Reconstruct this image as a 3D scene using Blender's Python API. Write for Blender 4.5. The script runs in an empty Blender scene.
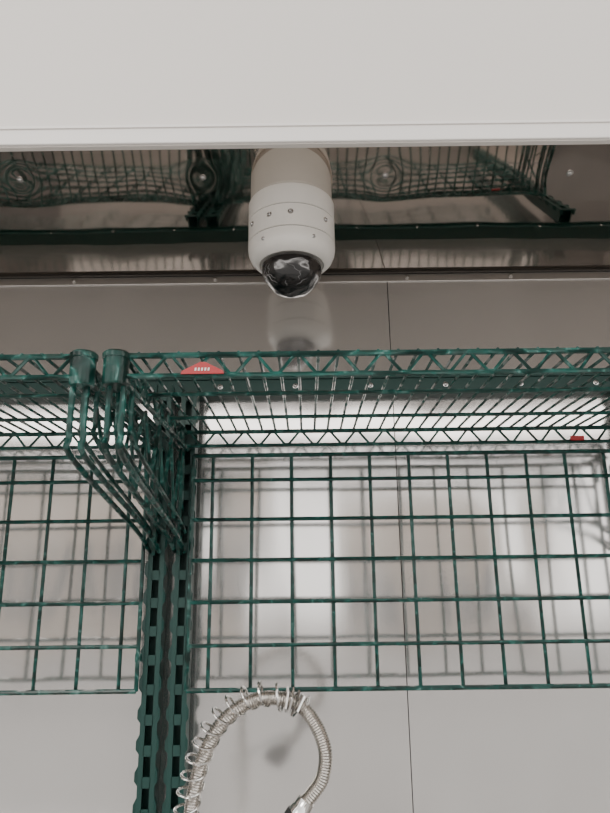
import bpy, bmesh, math, random, bisect
from mathutils import Vector, Matrix, noise
random.seed(4)
H=1.5  # eye height above floor; local z values below are relative to eye height
S=bpy.context.scene
def V(x,y,z): return Vector((x,y,z+H))

# ---------------- materials ----------------
def mat(name,col,rough=.5,metal=0,coat=0,var=0.0,scale=8,bump=0,bscale=20,stretch=(1,1,1),trans=0,rvar=0,bdist=.01):
    m=bpy.data.materials.new(name); m.use_nodes=True
    nt=m.node_tree; b=nt.nodes['Principled BSDF']
    b.inputs['Base Color'].default_value=(*col,1)
    b.inputs['Roughness'].default_value=rough
    b.inputs['Metallic'].default_value=metal
    b.inputs['Coat Weight'].default_value=coat
    b.inputs['Coat Roughness'].default_value=.15
    b.inputs['Transmission Weight'].default_value=trans
    tc=nt.nodes.new('ShaderNodeTexCoord'); mp=nt.nodes.new('ShaderNodeMapping')
    mp.inputs['Scale'].default_value=stretch
    nt.links.new(tc.outputs['Object'],mp.inputs['Vector'])
    if var or rvar:
        n=nt.nodes.new('ShaderNodeTexNoise'); n.inputs['Scale'].default_value=scale; n.inputs['Detail'].default_value=4
        nt.links.new(mp.outputs[0],n.inputs['Vector'])
        if var:
            r=nt.nodes.new('ShaderNodeValToRGB')
            r.color_ramp.elements[0].position=.3; r.color_ramp.elements[1].position=.7
            r.color_ramp.elements[0].color=(*[c*(1-var) for c in col],1)
            r.color_ramp.elements[1].color=(*[min(1,c*(1+var)) for c in col],1)
            nt.links.new(n.outputs['Fac'],r.inputs[0]); nt.links.new(r.outputs[0],b.inputs['Base Color'])
        if rvar:
            mr=nt.nodes.new('ShaderNodeMapRange')
            mr.inputs['From Min'].default_value=.3; mr.inputs['From Max'].default_value=.7
            mr.inputs['To Min'].default_value=rough-rvar; mr.inputs['To Max'].default_value=rough+rvar
            nt.links.new(n.outputs['Fac'],mr.inputs['Value']); nt.links.new(mr.outputs[0],b.inputs['Roughness'])
    if bump:
        n2=nt.nodes.new('ShaderNodeTexNoise'); n2.inputs['Scale'].default_value=bscale; n2.inputs['Detail'].default_value=1
        nt.links.new(mp.outputs[0],n2.inputs['Vector'])
        bp=nt.nodes.new('ShaderNodeBump'); bp.inputs['Strength'].default_value=bump; bp.inputs['Distance'].default_value=bdist
        nt.links.new(n2.outputs['Fac'],bp.inputs['Height']); nt.links.new(bp.outputs[0],b.inputs['Normal'])
    return m
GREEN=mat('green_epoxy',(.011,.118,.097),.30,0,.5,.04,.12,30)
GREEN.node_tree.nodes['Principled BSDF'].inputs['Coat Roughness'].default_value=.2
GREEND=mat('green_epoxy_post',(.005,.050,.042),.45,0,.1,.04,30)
CEIL=mat('stainless_ceiling',(.60,.54,.49),.05,1,0,.05,3,.0,rvar=.015)
WALL=mat('polished_panel',(.765,.75,.74),.13,.84,0,.03,2,.6,3.6,(1.8,1,.5),rvar=.03,bdist=.013)
GAP=mat('seam_gap',(.10,.10,.10),.8)
WHITE=mat('white_panel',(.80,.76,.72),.45,0,0,.015,2)
TRIMW=mat('white_trim',(.87,.84,.81),.35)
ALU=mat('aluminium_trim',(.5,.48,.46),.3,1)
DARKM=mat('dark_steel',(.06,.055,.05),.4,1)
SCREW=mat('screw_steel',(.6,.6,.6),.25,1)
CAMW=mat('camera_white',(.84,.82,.78),.42,0,.1,.02,20)
CAMM=mat('camera_mount_shaded',(.48,.44,.39),.4,0,.1,.02,20)  # beige mount, its shadow tone put into the base colour
SEAM=mat('housing_seam',(.22,.21,.20),.6)
DOME=mat('smoked_dome',(.006,.006,.007),.04,0,1,0,5,.5,34)
CHROME=mat('chrome',(.78,.77,.75),.14,1)
HOSE=mat('braided_hose',(.60,.57,.53),.27,1,0,.15,200)
RED=mat('red_label',(.40,.015,.02),.4)
LABW=mat('label_print',(.75,.75,.72),.5)
FLOOR=mat('floor_vinyl',(.22,.21,.2),.6,0,0,.2,6)
GROUND=mat('concrete',(.40,.385,.37),.9,0,0,.15,3)
STEEL=mat('sink_steel',(.6,.58,.56),.3,1,0,.05,5)
BLACK=mat('black_rubber',(.02,.02,.02),.5)

# ---------------- helpers ----------------
def finish(bm,name,mats,smooth=True,parent=None):
    bmesh.ops.recalc_face_normals(bm,faces=bm.faces)
    me=bpy.data.meshes.new(name); bm.to_mesh(me); bm.free()
    for m in mats: me.materials.append(m)
    o=bpy.data.objects.new(name,me); S.collection.objects.link(o)
    if smooth:
        for p in me.polygons: p.use_smooth=True
        try:
            me.set_sharp_from_angle(angle=math.radians(40))
        except Exception: pass
    if parent: o.parent=parent
    return o
def empty(name,loc=(0,0,0)):
    e=bpy.data.objects.new(name,None); e.empty_display_size=.05; S.collection.objects.link(e); return e
def tube(bm,pts,r,n=8,mi=0):
    pts=[Vector(p) for p in pts]
    rings=[]; t0=(pts[1]-pts[0]).normalized()
    up=Vector((0,0,1)) if abs(t0.z)<.9 else Vector((0,1,0))
    nrm=t0.cross(up).normalized()
    for i,p in enumerate(pts):
        if i==0: t=t0
        elif i==len(pts)-1: t=(pts[-1]-pts[-2]).normalized()
        else: t=((pts[i]-pts[i-1]).normalized()+(pts[i+1]-pts[i]).normalized()).normalized()
        nrm=(nrm-t*nrm.dot(t)).normalized(); bn=t.cross(nrm)
        rr=r[i] if isinstance(r,(list,tuple)) else r
        rings.append([bm.verts.new(p+(nrm*math.cos(a)+bn*math.sin(a))*rr) for a in [2*math.pi*k/n for k in range(n)]])
    for a,b in zip(rings,rings[1:]):
        for k in range(n):
            f=bm.faces.new((a[k],a[(k+1)%n],b[(k+1)%n],b[k])); f.material_index=mi
    f=bm.faces.new(rings[0][::-1]); f.material_index=mi
    f=bm.faces.new(rings[-1]); f.material_index=mi
def box(bm,a,b,mi=0,bev=0):
    x0,y0,z0=a; x1,y1,z1=b
    M=Matrix.Translation(V((x0+x1)/2,(y0+y1)/2,(z0+z1)/2))@Matrix.Diagonal((abs(x1-x0),abs(y1-y0),abs(z1-z0),1))
    g=bmesh.ops.create_cube(bm,size=1,matrix=M)
    fs=set(f for v in g['verts'] for f in v.link_faces)
    for f in fs: f.material_index=mi
    if bev:
        es=list(set(e for v in g['verts'] for e in v.link_edges))
        r=bmesh.ops.bevel(bm,geom=es,offset=bev,segments=2,affect='EDGES',profile=.5)
        for f in r['faces']: f.material_index=mi
def lathe(bm,cx,cy,prof,n=48,mi=0,seams=()):
    rings=[]
    for r,z in prof:
        rings.append([bm.verts.new(V(cx+max(r,1e-4)*math.cos(2*math.pi*k/n),cy+max(r,1e-4)*math.sin(2*math.pi*k/n),z)) for k in range(n)])
    for i,(a,b) in enumerate(zip(rings,rings[1:])):
        for k in range(n):
            f=bm.faces.new((a[k],a[(k+1)%n],b[(k+1)%n],b[k])); f.material_index=2 if i in seams else mi
    f=bm.faces.new(rings[0]); f.material_index=mi
    f=bm.faces.new(rings[-1]); f.material_index=mi
def smooth_path(pts,n=8):
    P=[Vector(p) for p in pts]; out=[]
    for i in range(len(P)-1):
        p0=P[max(i-1,0)];p1=P[i];p2=P[i+1];p3=P[min(i+2,len(P)-1)]
        for k in range(n):
            t=k/n
            out.append(.5*((2*p1)+(-p0+p2)*t+(2*p0-5*p1+4*p2-p3)*t*t+(-p0+3*p1-3*p2+p3)*t**3))
    out.append(P[-1]); return out
def screw(bm,p,nrm,r=.006,mi=0):
    nrm=Vector(nrm).normalized(); q=nrm.to_track_quat('Z','Y').to_matrix().to_4x4()
    M=Matrix.Translation(p)@q
    prof=[(r*1.5,0),(r*1.5,.0012),(r,.0016),(r*.9,.003),(r*.5,.0042),(r*.35,.0042),(r*.3,.0025)]
    n=16; rings=[]
    for rr,z in prof: rings.append([bm.verts.new(M@Vector((rr*math.cos(2*math.pi*k/n),rr*math.sin(2*math.pi*k/n),z))) for k in range(n)])
    for a,b in zip(rings,rings[1:]):
        for k in range(n):
            f=bm.faces.new((a[k],a[(k+1)%n],b[(k+1)%n],b[k])); f.material_index=mi
    f=bm.faces.new(rings[-1]); f.material_index=mi

# ---------------- room shell ----------------
WY=1.33; JZ=.668; SL=math.tan(math.radians(22)); XW=1.75
def cz(y): return JZ+SL*(WY-y)
bm=bmesh.new()
xs=[-XW,-1.03,.19,1.41,XW]
for a,b in zip(xs,xs[1:]):
    box(bm,(a+.001,WY,-1.5),(b-.001,WY+.01,JZ+.03),0)
box(bm,(-XW,WY+.006,-1.5),(XW,WY+.04,JZ+.03),1)
finish(bm,'wall_back',[WALL,GAP],False)
bm=bmesh.new(); box(bm,(-XW-.04,.55,-1.5),(-XW,WY+.04,1.3)); finish(bm,'wall_left',[WHITE],False)
bm=bmesh.new(); box(bm,(XW,.55,-1.5),(XW+.04,WY+.04,1.3)); finish(bm,'wall_right',[WHITE],False)
bm=bmesh.new(); box(bm,(-XW,.55,-1.55),(XW,WY+.04,-1.5)); finish(bm,'floor',[FLOOR],False)
HY=.55; HZ=.419
bm=bmesh.new()
box(bm,(-XW-.04,HY,HZ),(XW+.04,HY+.006,1.6)); box(bm,(-XW-.04,HY,-1.5),(XW+.04,HY+.006,-.75))
finish(bm,'wall_front',[WHITE],False)
bm=bmesh.new(); box(bm,(-XW-.04,HY-.003,HZ+.001),(XW+.04,HY+.008,HZ+.021),0,.0012)
box(bm,(-XW-.04,HY-.0045,HZ+.0185),(XW+.04,HY,HZ+.0215),0)
finish(bm,'trim_1',[TRIMW],False)
# ceiling sheet with dimples
scr=[(-.90,1.098),(-.555,1.098),(-.195,1.098),(.163,1.098),(.526,1.098),(.89,1.098)]
bm=bmesh.new(); nx=560; ny=120; y0=HY+.006; grid=[]
up=Vector((0,math.sin(math.radians(22)),math.cos(math.radians(22))))
for j in range(ny+1):
    row=[]; y=WY+.0-(WY-y0)*j/ny
    for i in range(nx+1):
        x=-XW+2*XW*i/nx
        d=0
        for sx,sy in scr:
            q=((x-sx)**2+(y-sy)**2)
            if q<.05: d+=.0006*math.exp(-q/(2*.015**2))+.0008*math.exp(-q/(2*.045**2))
        edge=min(1,(WY-y)/.05)
        d+=edge*.0010*noise.noise(Vector((x*3.2,y*5,3)))
        d+=edge*.0002*noise.noise(Vector((x*11,y*14,7)))
        row.append(bm.verts.new(V(x,y,cz(y))+up*d))
    grid.append(row)
for j in range(ny):
    for i in range(nx): bm.faces.new((grid[j][i],grid[j][i+1],grid[j+1][i+1],grid[j+1][i]))
ceil=finish(bm,'ceiling',[CEIL])
for p in ceil.data.polygons: p.use_smooth=True
bm=bmesh.new()
for sx,sy in scr: screw(bm,V(sx,sy,cz(sy))+up*.0014,-up,.0045)
finish(bm,'ceiling_screws',[SCREW],True,ceil)
bm=bmesh.new()
box(bm,(-XW,WY-.012,JZ-.004),(XW,WY,JZ+.004),0,.001)
box(bm,(-XW,WY-.004,JZ-.022),(XW,WY,JZ-.004),1,.001)
for x in [-.9,-.52,-.2,.235,.47,.9]: screw(bm,V(x,WY-.004,JZ-.012),(0,-1,0),.004,1)
finish(bm,'trim_2',[DARKM,ALU],False)

# ---------------- wire shelves ----------------
YB=1.25; YF=.793; ZB=.256; ZT=.284
def shelf(name,x0,x1,label=None):
    root=empty(name)
    bm=bmesh.new()
    for y in (YF,YB):
        tube(bm,[V(x0,y,ZT),V(x1,y,ZT)],.0042); tube(bm,[V(x0,y,ZB),V(x1,y,ZB)],.0036)
        n=int((x1-x0)/.028); pts=[]
        for k in range(n+1):
            x=x0+.01+(x1-x0-.02)*k/n
            z=ZB+.002 if k%2 else ZT-.002
            pts+= [V(x-.004,y,z),V(x+.004,y,z)]
        tube(bm,pts,.0026,6)
    for x in (x0+.004,x1-.004):
        tube(bm,[V(x,YF,ZT),V(x,YB,ZT)],.0042); tube(bm,[V(x,YF,ZB),V(x,YB,ZB)],.0036)
        pts=[]; n=16
        for k in range(n+1):
            pts.append(V(x,YF+.01+(YB-YF-.02)*k/n,ZB+.002 if k%2 else ZT-.002))
        tube(bm,pts,.0026,6)
    for y in (YF+.155,YF+.305):
        tube(bm,[V(x0,y,ZT-.008),V(x1,y,ZT-.008)],.0034)
    finish(bm,'shelf_frame',[GREEN],True,root)
    bm=bmesh.new(); n=int((x1-x0)/.0255)
    for k in range(1,n):
        x=x0+(x1-x0)*k/n
        tube(bm,[V(x,YF-.002,ZT+.003),V(x,YB+.002,ZT+.003)],.0023,6)
    finish(bm,'deck_wires',[GREEN],True,root)
    bm=bmesh.new()
    for x in (x0-.003,x1+.003):
        lathe(bm,x,YF,[(.012,ZB-.013),(.0155,ZB-.013),(.0165,ZB-.010),(.0165,ZT-.005),(.0182,ZT-.004),(.0182,ZT+.002),(.015,ZT+.005),(.0,ZT+.005)],24)
    finish(bm,'corner_collars',[GREEN],True,root)
    if label is not None:
        bm=bmesh.new()
        def plate(pts,y,mi,th=.002):
            a=[bm.verts.new(V(px,y,pz)) for px,pz in pts]; b=[bm.verts.new(V(px,y+th,pz)) for px,pz in pts]
            f=bm.faces.new(a);f.material_index=mi; f=bm.faces.new(b[::-1]);f.material_index=mi
            for i in range(len(pts)):
                f=bm.faces.new((a[i],a[(i+1)%len(pts)],b[(i+1)%len(pts)],b[i]));f.material_index=mi
        lx,w=label
        y=YF-.0075
        plate([(lx-w,ZB),(lx+w,ZB),(lx+w*.95,ZB+.004),(lx+w*.12,ZB+.016),(lx-w*.12,ZB+.016),(lx-w*.95,ZB+.004)],y,0)
        for k in range(5):
            a=lx-w*.36+k*w*.15
            plate([(a,ZB+.0040),(a+w*.08,ZB+.0040),(a+w*.10,ZB+.0080),(a+w*.02,ZB+.0080)],y-.0006,1,.0008)
        finish(bm,'label_badge',[RED,LABW],False,root)
    return root
shelfR=shelf('wire_shelf',-.243,.672,(-.132,.028))
shelfL=shelf('wire_shelf',-1.207,-.292,(-1.0,.028))

# ---------------- cantilever brackets (parts of the shelves) ----------------
def bracket(x,par):
    bm=bmesh.new()
    for dx in (-.009,.009):
        X=x+dx
        tube(bm,smooth_path([V(X,YF+.004,ZB+.004),V(X,YF+.002,ZB-.04),V(X,YF+.004,.178),V(X,YF+.03,.150),V(X,YB-.10,.085),V(X,YB+.006,.052)],6),.0042,8)
        tube(bm,smooth_path([V(X,YF+.045,ZB+.004),V(X,YF+.045,.205),V(X,YF+.075,.178),V(X,YB-.06,.108),V(X,YB+.006,.088)],6),.0034,8)
        tube(bm,[V(X,YF,ZB-.006),V(X,YB+.006,ZB-.006)],.0038,8)
    pts=[]
    tops=[YF+.06+k*.095 for k in range(5)]
    for k,yt in enumerate(tops[:-1]):
        pts.append(V(x,yt,ZB-.008)); ym=yt+.048
        pts.append(V(x,ym,.205-(ym-YF-.045)*.27))
    pts.append(V(x,tops[-1],ZB-.008))
    tube(bm,pts,.0032,8)
    box(bm,(x-.003,YB-.004,.045),(x+.003,YB+.0125,ZB+.02))
    finish(bm,'bracket',[GREEN],True,par)
bracket(-.244,shelfR); bracket(.662,shelfR); bracket(-.292,shelfL); bracket(-1.197,shelfL)

# ---------------- uprights and track ----------------
def post(x):
    bm=bmesh.new(); w=.0155; yb=1.305; yf=1.268; zt=.372; zb=-.61
    box(bm,(x-w,yb-.003,zb),(x+w,yb,zt))
    p=.0508; n=int((zt-zb)/p)
    box(bm,(x-w,yf,zb),(x-w+.003,yb,zt)); box(bm,(x+w-.003,yf,zb),(x+w,yb,zt))
    box(bm,(x-w,yf-.002,zb),(x-w+.009,yf,zt)); box(bm,(x+w-.009,yf-.002,zb),(x+w,yf,zt))
    for k in range(n+1):
        z=zb+k*p
        box(bm,(x-w+.008,yf-.002,z),(x+w-.008,yf,min(z+.018,zt)))
        for s in (-1,1):
            a=[V(x+s*w,yf-.002,z+.004),V(x+s*(w+.005),yf-.005,z+.012),V(x+s*(w+.005),yf-.005,z+.026),V(x+s*w,yf-.002,z+.036)]
            b=[q+Vector((0,.012,0)) for q in a]
            va=[bm.verts.new(q) for q in a]; vb=[bm.verts.new(q) for q in b]
            bm.faces.new(va); bm.faces.new(vb[::-1])
            for i in range(4): bm.faces.new((va[i],va[(i+1)%4],vb[(i+1)%4],vb[i]))
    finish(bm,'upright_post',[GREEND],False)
for x in (-.290,-.238,.690,-1.215): post(x)
bm=bmesh.new()
box(bm,(-1.35,1.300,.373),(1.1,WY,.378)); box(bm,(-1.35,1.306,.378),(1.1,1.312,.412)); box(bm,(-1.35,1.300,.410),(1.1,WY,.415))
for k in range(16): screw(bm,V(-1.3+k*.16,1.306,.395),(0,-1,0),.0038,1)
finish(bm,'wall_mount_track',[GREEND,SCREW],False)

# ---------------- wire grid panels ----------------
def gridp(xa,xb,cols,name='wire_grid_panel'):
    bm=bmesh.new(); zb=-.1945; zt=.236; y=1.25
    rows=[zb+.0763*k for k in range(6)]+[zt]
    for i,z in enumerate(rows):
        tube(bm,[V(xa,y,z),V(xb,y,z)],.0044 if i in(0,6) else .0038,8)
    for c in cols: tube(bm,[V(c,y+.006,zb),V(c,y+.006,zt)],.0036,8)
    for c in (xa,xb): tube(bm,[V(c,y,zb),V(c,y,zt)],.004,8)
    for c in (xa,xb):
        for z in (zb+.05,zt-.04): box(bm,(c-.005,y,z),(c+.005,y+.0115,z+.014))
    finish(bm,name,[GREEN],True)
gridp(-.221,.642,[-.1833+.0775*k for k in range(11)])
gridp(-1.175,-.312,[-.346-.0775*k for k in range(11)])
bm=bmesh.new(); box(bm,(.525,1.241,.257),(.552,1.245,.266),0,.001); finish(bm,'label_clip',[RED],False)

# ---------------- dome camera ----------------
cx,cy=-.022,1.115; R=.0835
root=empty('security_dome_camera')
bm=bmesh.new()
lathe(bm,cx,cy,[(.03,.85),(R*.955,.85),(R*.955,.712),(R*.94,.710),(R*.90,.706)],72,1)
for v in bm.verts:
    if v.co.z-H>.8: v.co.z=cz(v.co.y)+H+.006
lathe(bm,cx,cy,[(R*.90,.708),(R*.90,.7055),(R*.985,.705),(R,.702),(R,.6645),(R*.975,.6640),(R*.975,.6622),(R,.6617),(R,.6185),(R*.975,.6180),(R*.975,.6162),(R,.6157),(R,.609),(R*.985,.599),(R*.93,.588),(R*.84,.580),(R*.74,.577),(R*.70,.582),(.01,.582)],72,0,(0,5,9))
finish(bm,'housing',[CAMW,CAMM,SEAM],True,root)
bm=bmesh.new()
rd=.0575; zc=.573
prof=[(rd*math.cos(t),zc-rd*1.0*math.sin(t)) for t in [math.pi/2*k/20 for k in range(21)]]
lathe(bm,cx,cy,prof,64)
for v in bm.verts:
    d=.0018*noise.noise(v.co*45)+.0008*noise.noise(v.co*110)
    v.co+=(v.co-V(cx,cy,zc)).normalized()*d
dome=finish(bm,'dome_cover',[DOME],True,root)
for p in dome.data.polygons: p.use_smooth=True
bm=bmesh.new()
for ang in (-150,-118,-90,-40):
    a=math.radians(ang); d=Vector((math.cos(a),math.sin(a),0))
    screw(bm,V(cx,cy,.644)+d*R*.998,d,.0034)
for ang in (-128,-60):
    a=math.radians(ang); d=Vector((math.cos(a),math.sin(a),0))
    screw(bm,V(cx,cy,.600)+d*R*.985,d+Vector((0,0,-.3)),.0024)
finish(bm,'housing_screws',[SCREW],True,root)
WRAP=mat('wrap_film',(.32,.32,.33),.12,0,1)
bm=bmesh.new()
for k in range(10):
    a0=random.uniform(-math.pi,0); t0=random.uniform(.1,.7); pts=[]
    da=random.uniform(-.5,.5); dt=random.uniform(.25,.7)
    for s in range(9):
        a=a0+da*s/8+.05*math.sin(s*1.7+k); t=min(1.45,t0+dt*s/8); rr=rd+.0005
        pts.append(V(cx+rr*math.cos(t)*math.cos(a),cy+rr*math.cos(t)*math.sin(a),zc-rr*math.sin(t)))
    tube(bm,pts,[.0001+.00035*math.sin(math.pi*s/8)*random.uniform(.5,1.3) for s in range(9)],5)
finish(bm,'protective_film_creases',[WRAP],True,root)

# ---------------- sink counter & faucet ----------------
bm=bmesh.new()
zc_=-.62
box(bm,(-1.0,.82,zc_-.03),(-.42,WY-.002,zc_),0,.003); box(bm,(.2,.82,zc_-.03),(1.0,WY-.002,zc_),0,.003)
box(bm,(-.42,.82,zc_-.03),(.2,.88,zc_)); box(bm,(-.42,1.22,zc_-.03),(.2,WY-.002,zc_))
box(bm,(-.42,.88,zc_-.28),(.2,1.22,zc_-.27)); box(bm,(-.425,.88,zc_-.28),(-.42,1.22,zc_)); box(bm,(.2,.88,zc_-.28),(.205,1.22,zc_))
box(bm,(-.42,.875,zc_-.28),(.2,.88,zc_)); box(bm,(-.42,1.22,zc_-.28),(.2,1.225,zc_))
for x in (-.97,.97):
    for y in (.86,1.29): tube(bm,[V(x,y,-1.5),V(x,y,zc_-.02)],.018,12)
finish(bm,'sink_counter',[STEEL],False)
root=empty('pre_rinse_faucet')
FY=1.0
P=[(-.166,-.40),(-.1646,-.313),(-.158,-.272),(-.147,-.2367),(-.127,-.202),(-.0963,-.1767),(-.0591,-.1663),(-.0173,-.174),(.0086,-.2005),(.0226,-.2367),(.0182,-.27),(.0014,-.293),(-.012,-.305),(-.030,-.322)]
path=smooth_path([V(x,FY,z) for x,z in P],40)
L=[0]
for a,b in zip(path,path[1:]): L.append(L[-1]+(b-a).length)
def at(s):
    s=max(0,min(L[-1]-1e-6,s))
    i=bisect.bisect_right(L,s)-1; i=min(i,len(path)-2)
    t=(s-L[i])/(L[i+1]-L[i]); return path[i].lerp(path[i+1],t),(path[i+1]-path[i]).normalized()
bm=bmesh.new(); N=int(L[-1]/.0009); pts=[];rad=[]
for k in range(N+1):
    p,_=at(L[-1]*k/N); pts.append(p); rad.append(.0098+.0006*math.sin(k*2*math.pi/4))
tube(bm,pts,rad,14); finish(bm,'ribbed_hose',[HOSE],True,root)
bm=bmesh.new(); pts=[]; s=0; ph=0
send=None
for i in range(len(path)):
    if path[i].x>-.008 and path[i].z-H>-.2: send=L[i]; break
ds=.0007
while s<send:
    rem=send-s
    pitch=.0205 if rem>.03 else .0066
    ph+=2*math.pi*ds/pitch
    p,t=at(s); out=Vector((0,1,0)).cross(t).normalized()
    rr=.0168
    k=min(1,max(0,(rem-.03)/.02))
    pts.append(p+out*(-.006*k)+(out*math.cos(ph)+Vector((0,1,0))*math.sin(ph))*rr+t*.006*math.sin(ph)*k)
    s+=ds
tube(bm,pts[::2],.0020,8); finish(bm,'support_spring',[CHROME],True,root)
bm=bmesh.new()
tube(bm,[V(-.166,FY,-.39),V(-.166,FY,-.52),V(-.166,FY+.05,-.55),V(-.166,1.26,-.55)],.011,14)
lathe(bm,-.166,1.26,[(.01,-.52),(.022,-.525),(.022,-.58),(.03,-.585),(.03,-.62),(.001,-.62)],24)
tube(bm,[V(-.166,FY,-.385),V(-.166,FY,-.43)],.015,16)
a,b=V(-.004,FY,-.298),V(-.06,FY,-.375)
d=(b-a)
tube(bm,[a,a+d*.12,a+d*.14,a+d*.5,a+d*.9,b],[.0125,.0135,.015,.016,.014,.010],16)
tube(bm,[V(-.05,FY,-.345),V(-.166,FY,-.40)],.004,8)
finish(bm,'riser_and_spray_handle',[CHROME],True,root)
bm=bmesh.new(); tube(bm,[b,b+d*.25,b+d*.45],[.012,.022,.024],20)
tube(bm,[a+d*.22,a+d*.42],.0168,16)
finish(bm,'spray_head',[BLACK],True,root)

# ---------------- added fill light: unseen area light behind the header, brightens the interior ----------------
ld=bpy.data.lights.new('interior_fill','AREA'); ld.shape='RECTANGLE'; ld.size=3.2; ld.size_y=.09; ld.energy=4.5; ld.color=(1,.95,.90)
lo=bpy.data.objects.new('interior_fill',ld); S.collection.objects.link(lo); lo.location=V(0,.585,.49)
lo.rotation_euler=(Vector((0,1,-.12))).to_track_quat('-Z','Z').to_euler()

# ---------------- exterior ----------------
bm=bmesh.new(); box(bm,(-20,-25,-1.9),(20,.5,-1.56)); finish(bm,'ground',[GROUND],False)
bm=bmesh.new(); box(bm,(-9,-14,-1.56),(-1.4,-13,2.6)); box(bm,(1.0,-15,-1.56),(5.6,-14,2.0))  # unseen blocks added for contrast in the wall reflection; gap between reads bright
for k in range(5): box(bm,(-8.4+k*1.5,-12.99,-.8),(-7.5+k*1.5,-12.97,.9),1)
for k in range(3): box(bm,(1.3+k*1.5,-13.99,-1.2),(2.2+k*1.5,-13.97,.3),1)
finish(bm,'reflection_buildings',[mat('stucco',(.50,.44,.38),.8,var=.1),mat('window_glass',(.12,.13,.14),.1)],False)

# ---------------- light ----------------
w=bpy.data.worlds.new('sky'); S.world=w; w.use_nodes=True; nt=w.node_tree
bg=nt.nodes['Background']; tc=nt.nodes.new('ShaderNodeTexCoord'); sp=nt.nodes.new('ShaderNodeSeparateXYZ')
nt.links.new(tc.outputs['Generated'],sp.inputs[0])
r=nt.nodes.new('ShaderNodeValToRGB'); nt.links.new(sp.outputs['Z'],r.inputs[0])
r.color_ramp.elements[0].position=0; r.color_ramp.elements[0].color=(1,.97,.93,1)
r.color_ramp.elements[1].position=.6; r.color_ramp.elements[1].color=(.58,.575,.57,1)
nt.links.new(r.outputs[0],bg.inputs[0]); bg.inputs[1].default_value=2.45
sd=bpy.data.lights.new('sun','SUN'); sd.energy=.9; sd.angle=.3; sd.color=(1,.95,.88)
so=bpy.data.objects.new('sun',sd); S.collection.objects.link(so); so.rotation_euler=(math.radians(62),0,math.radians(-20))

# ---------------- camera ----------------
cd=bpy.data.cameras.new('camera'); co=bpy.data.objects.new('camera',cd); S.collection.objects.link(co)
cd.sensor_fit='VERTICAL'; cd.sensor_height=36; cd.lens=36*640/813; cd.clip_start=.01
th=math.radians(15); ro=math.radians(.7)
F=Vector((0,math.cos(th),math.sin(th))); U=Vector((0,-math.sin(th),math.cos(th))); X=Vector((1,0,0))
U2=U*math.cos(ro)+X*math.sin(ro); R2=X*math.cos(ro)-U*math.sin(ro)
M=Matrix((R2,U2,-F)).transposed().to_4x4(); M.translation=Vector((0,0,H)); co.matrix_world=M
S.camera=co
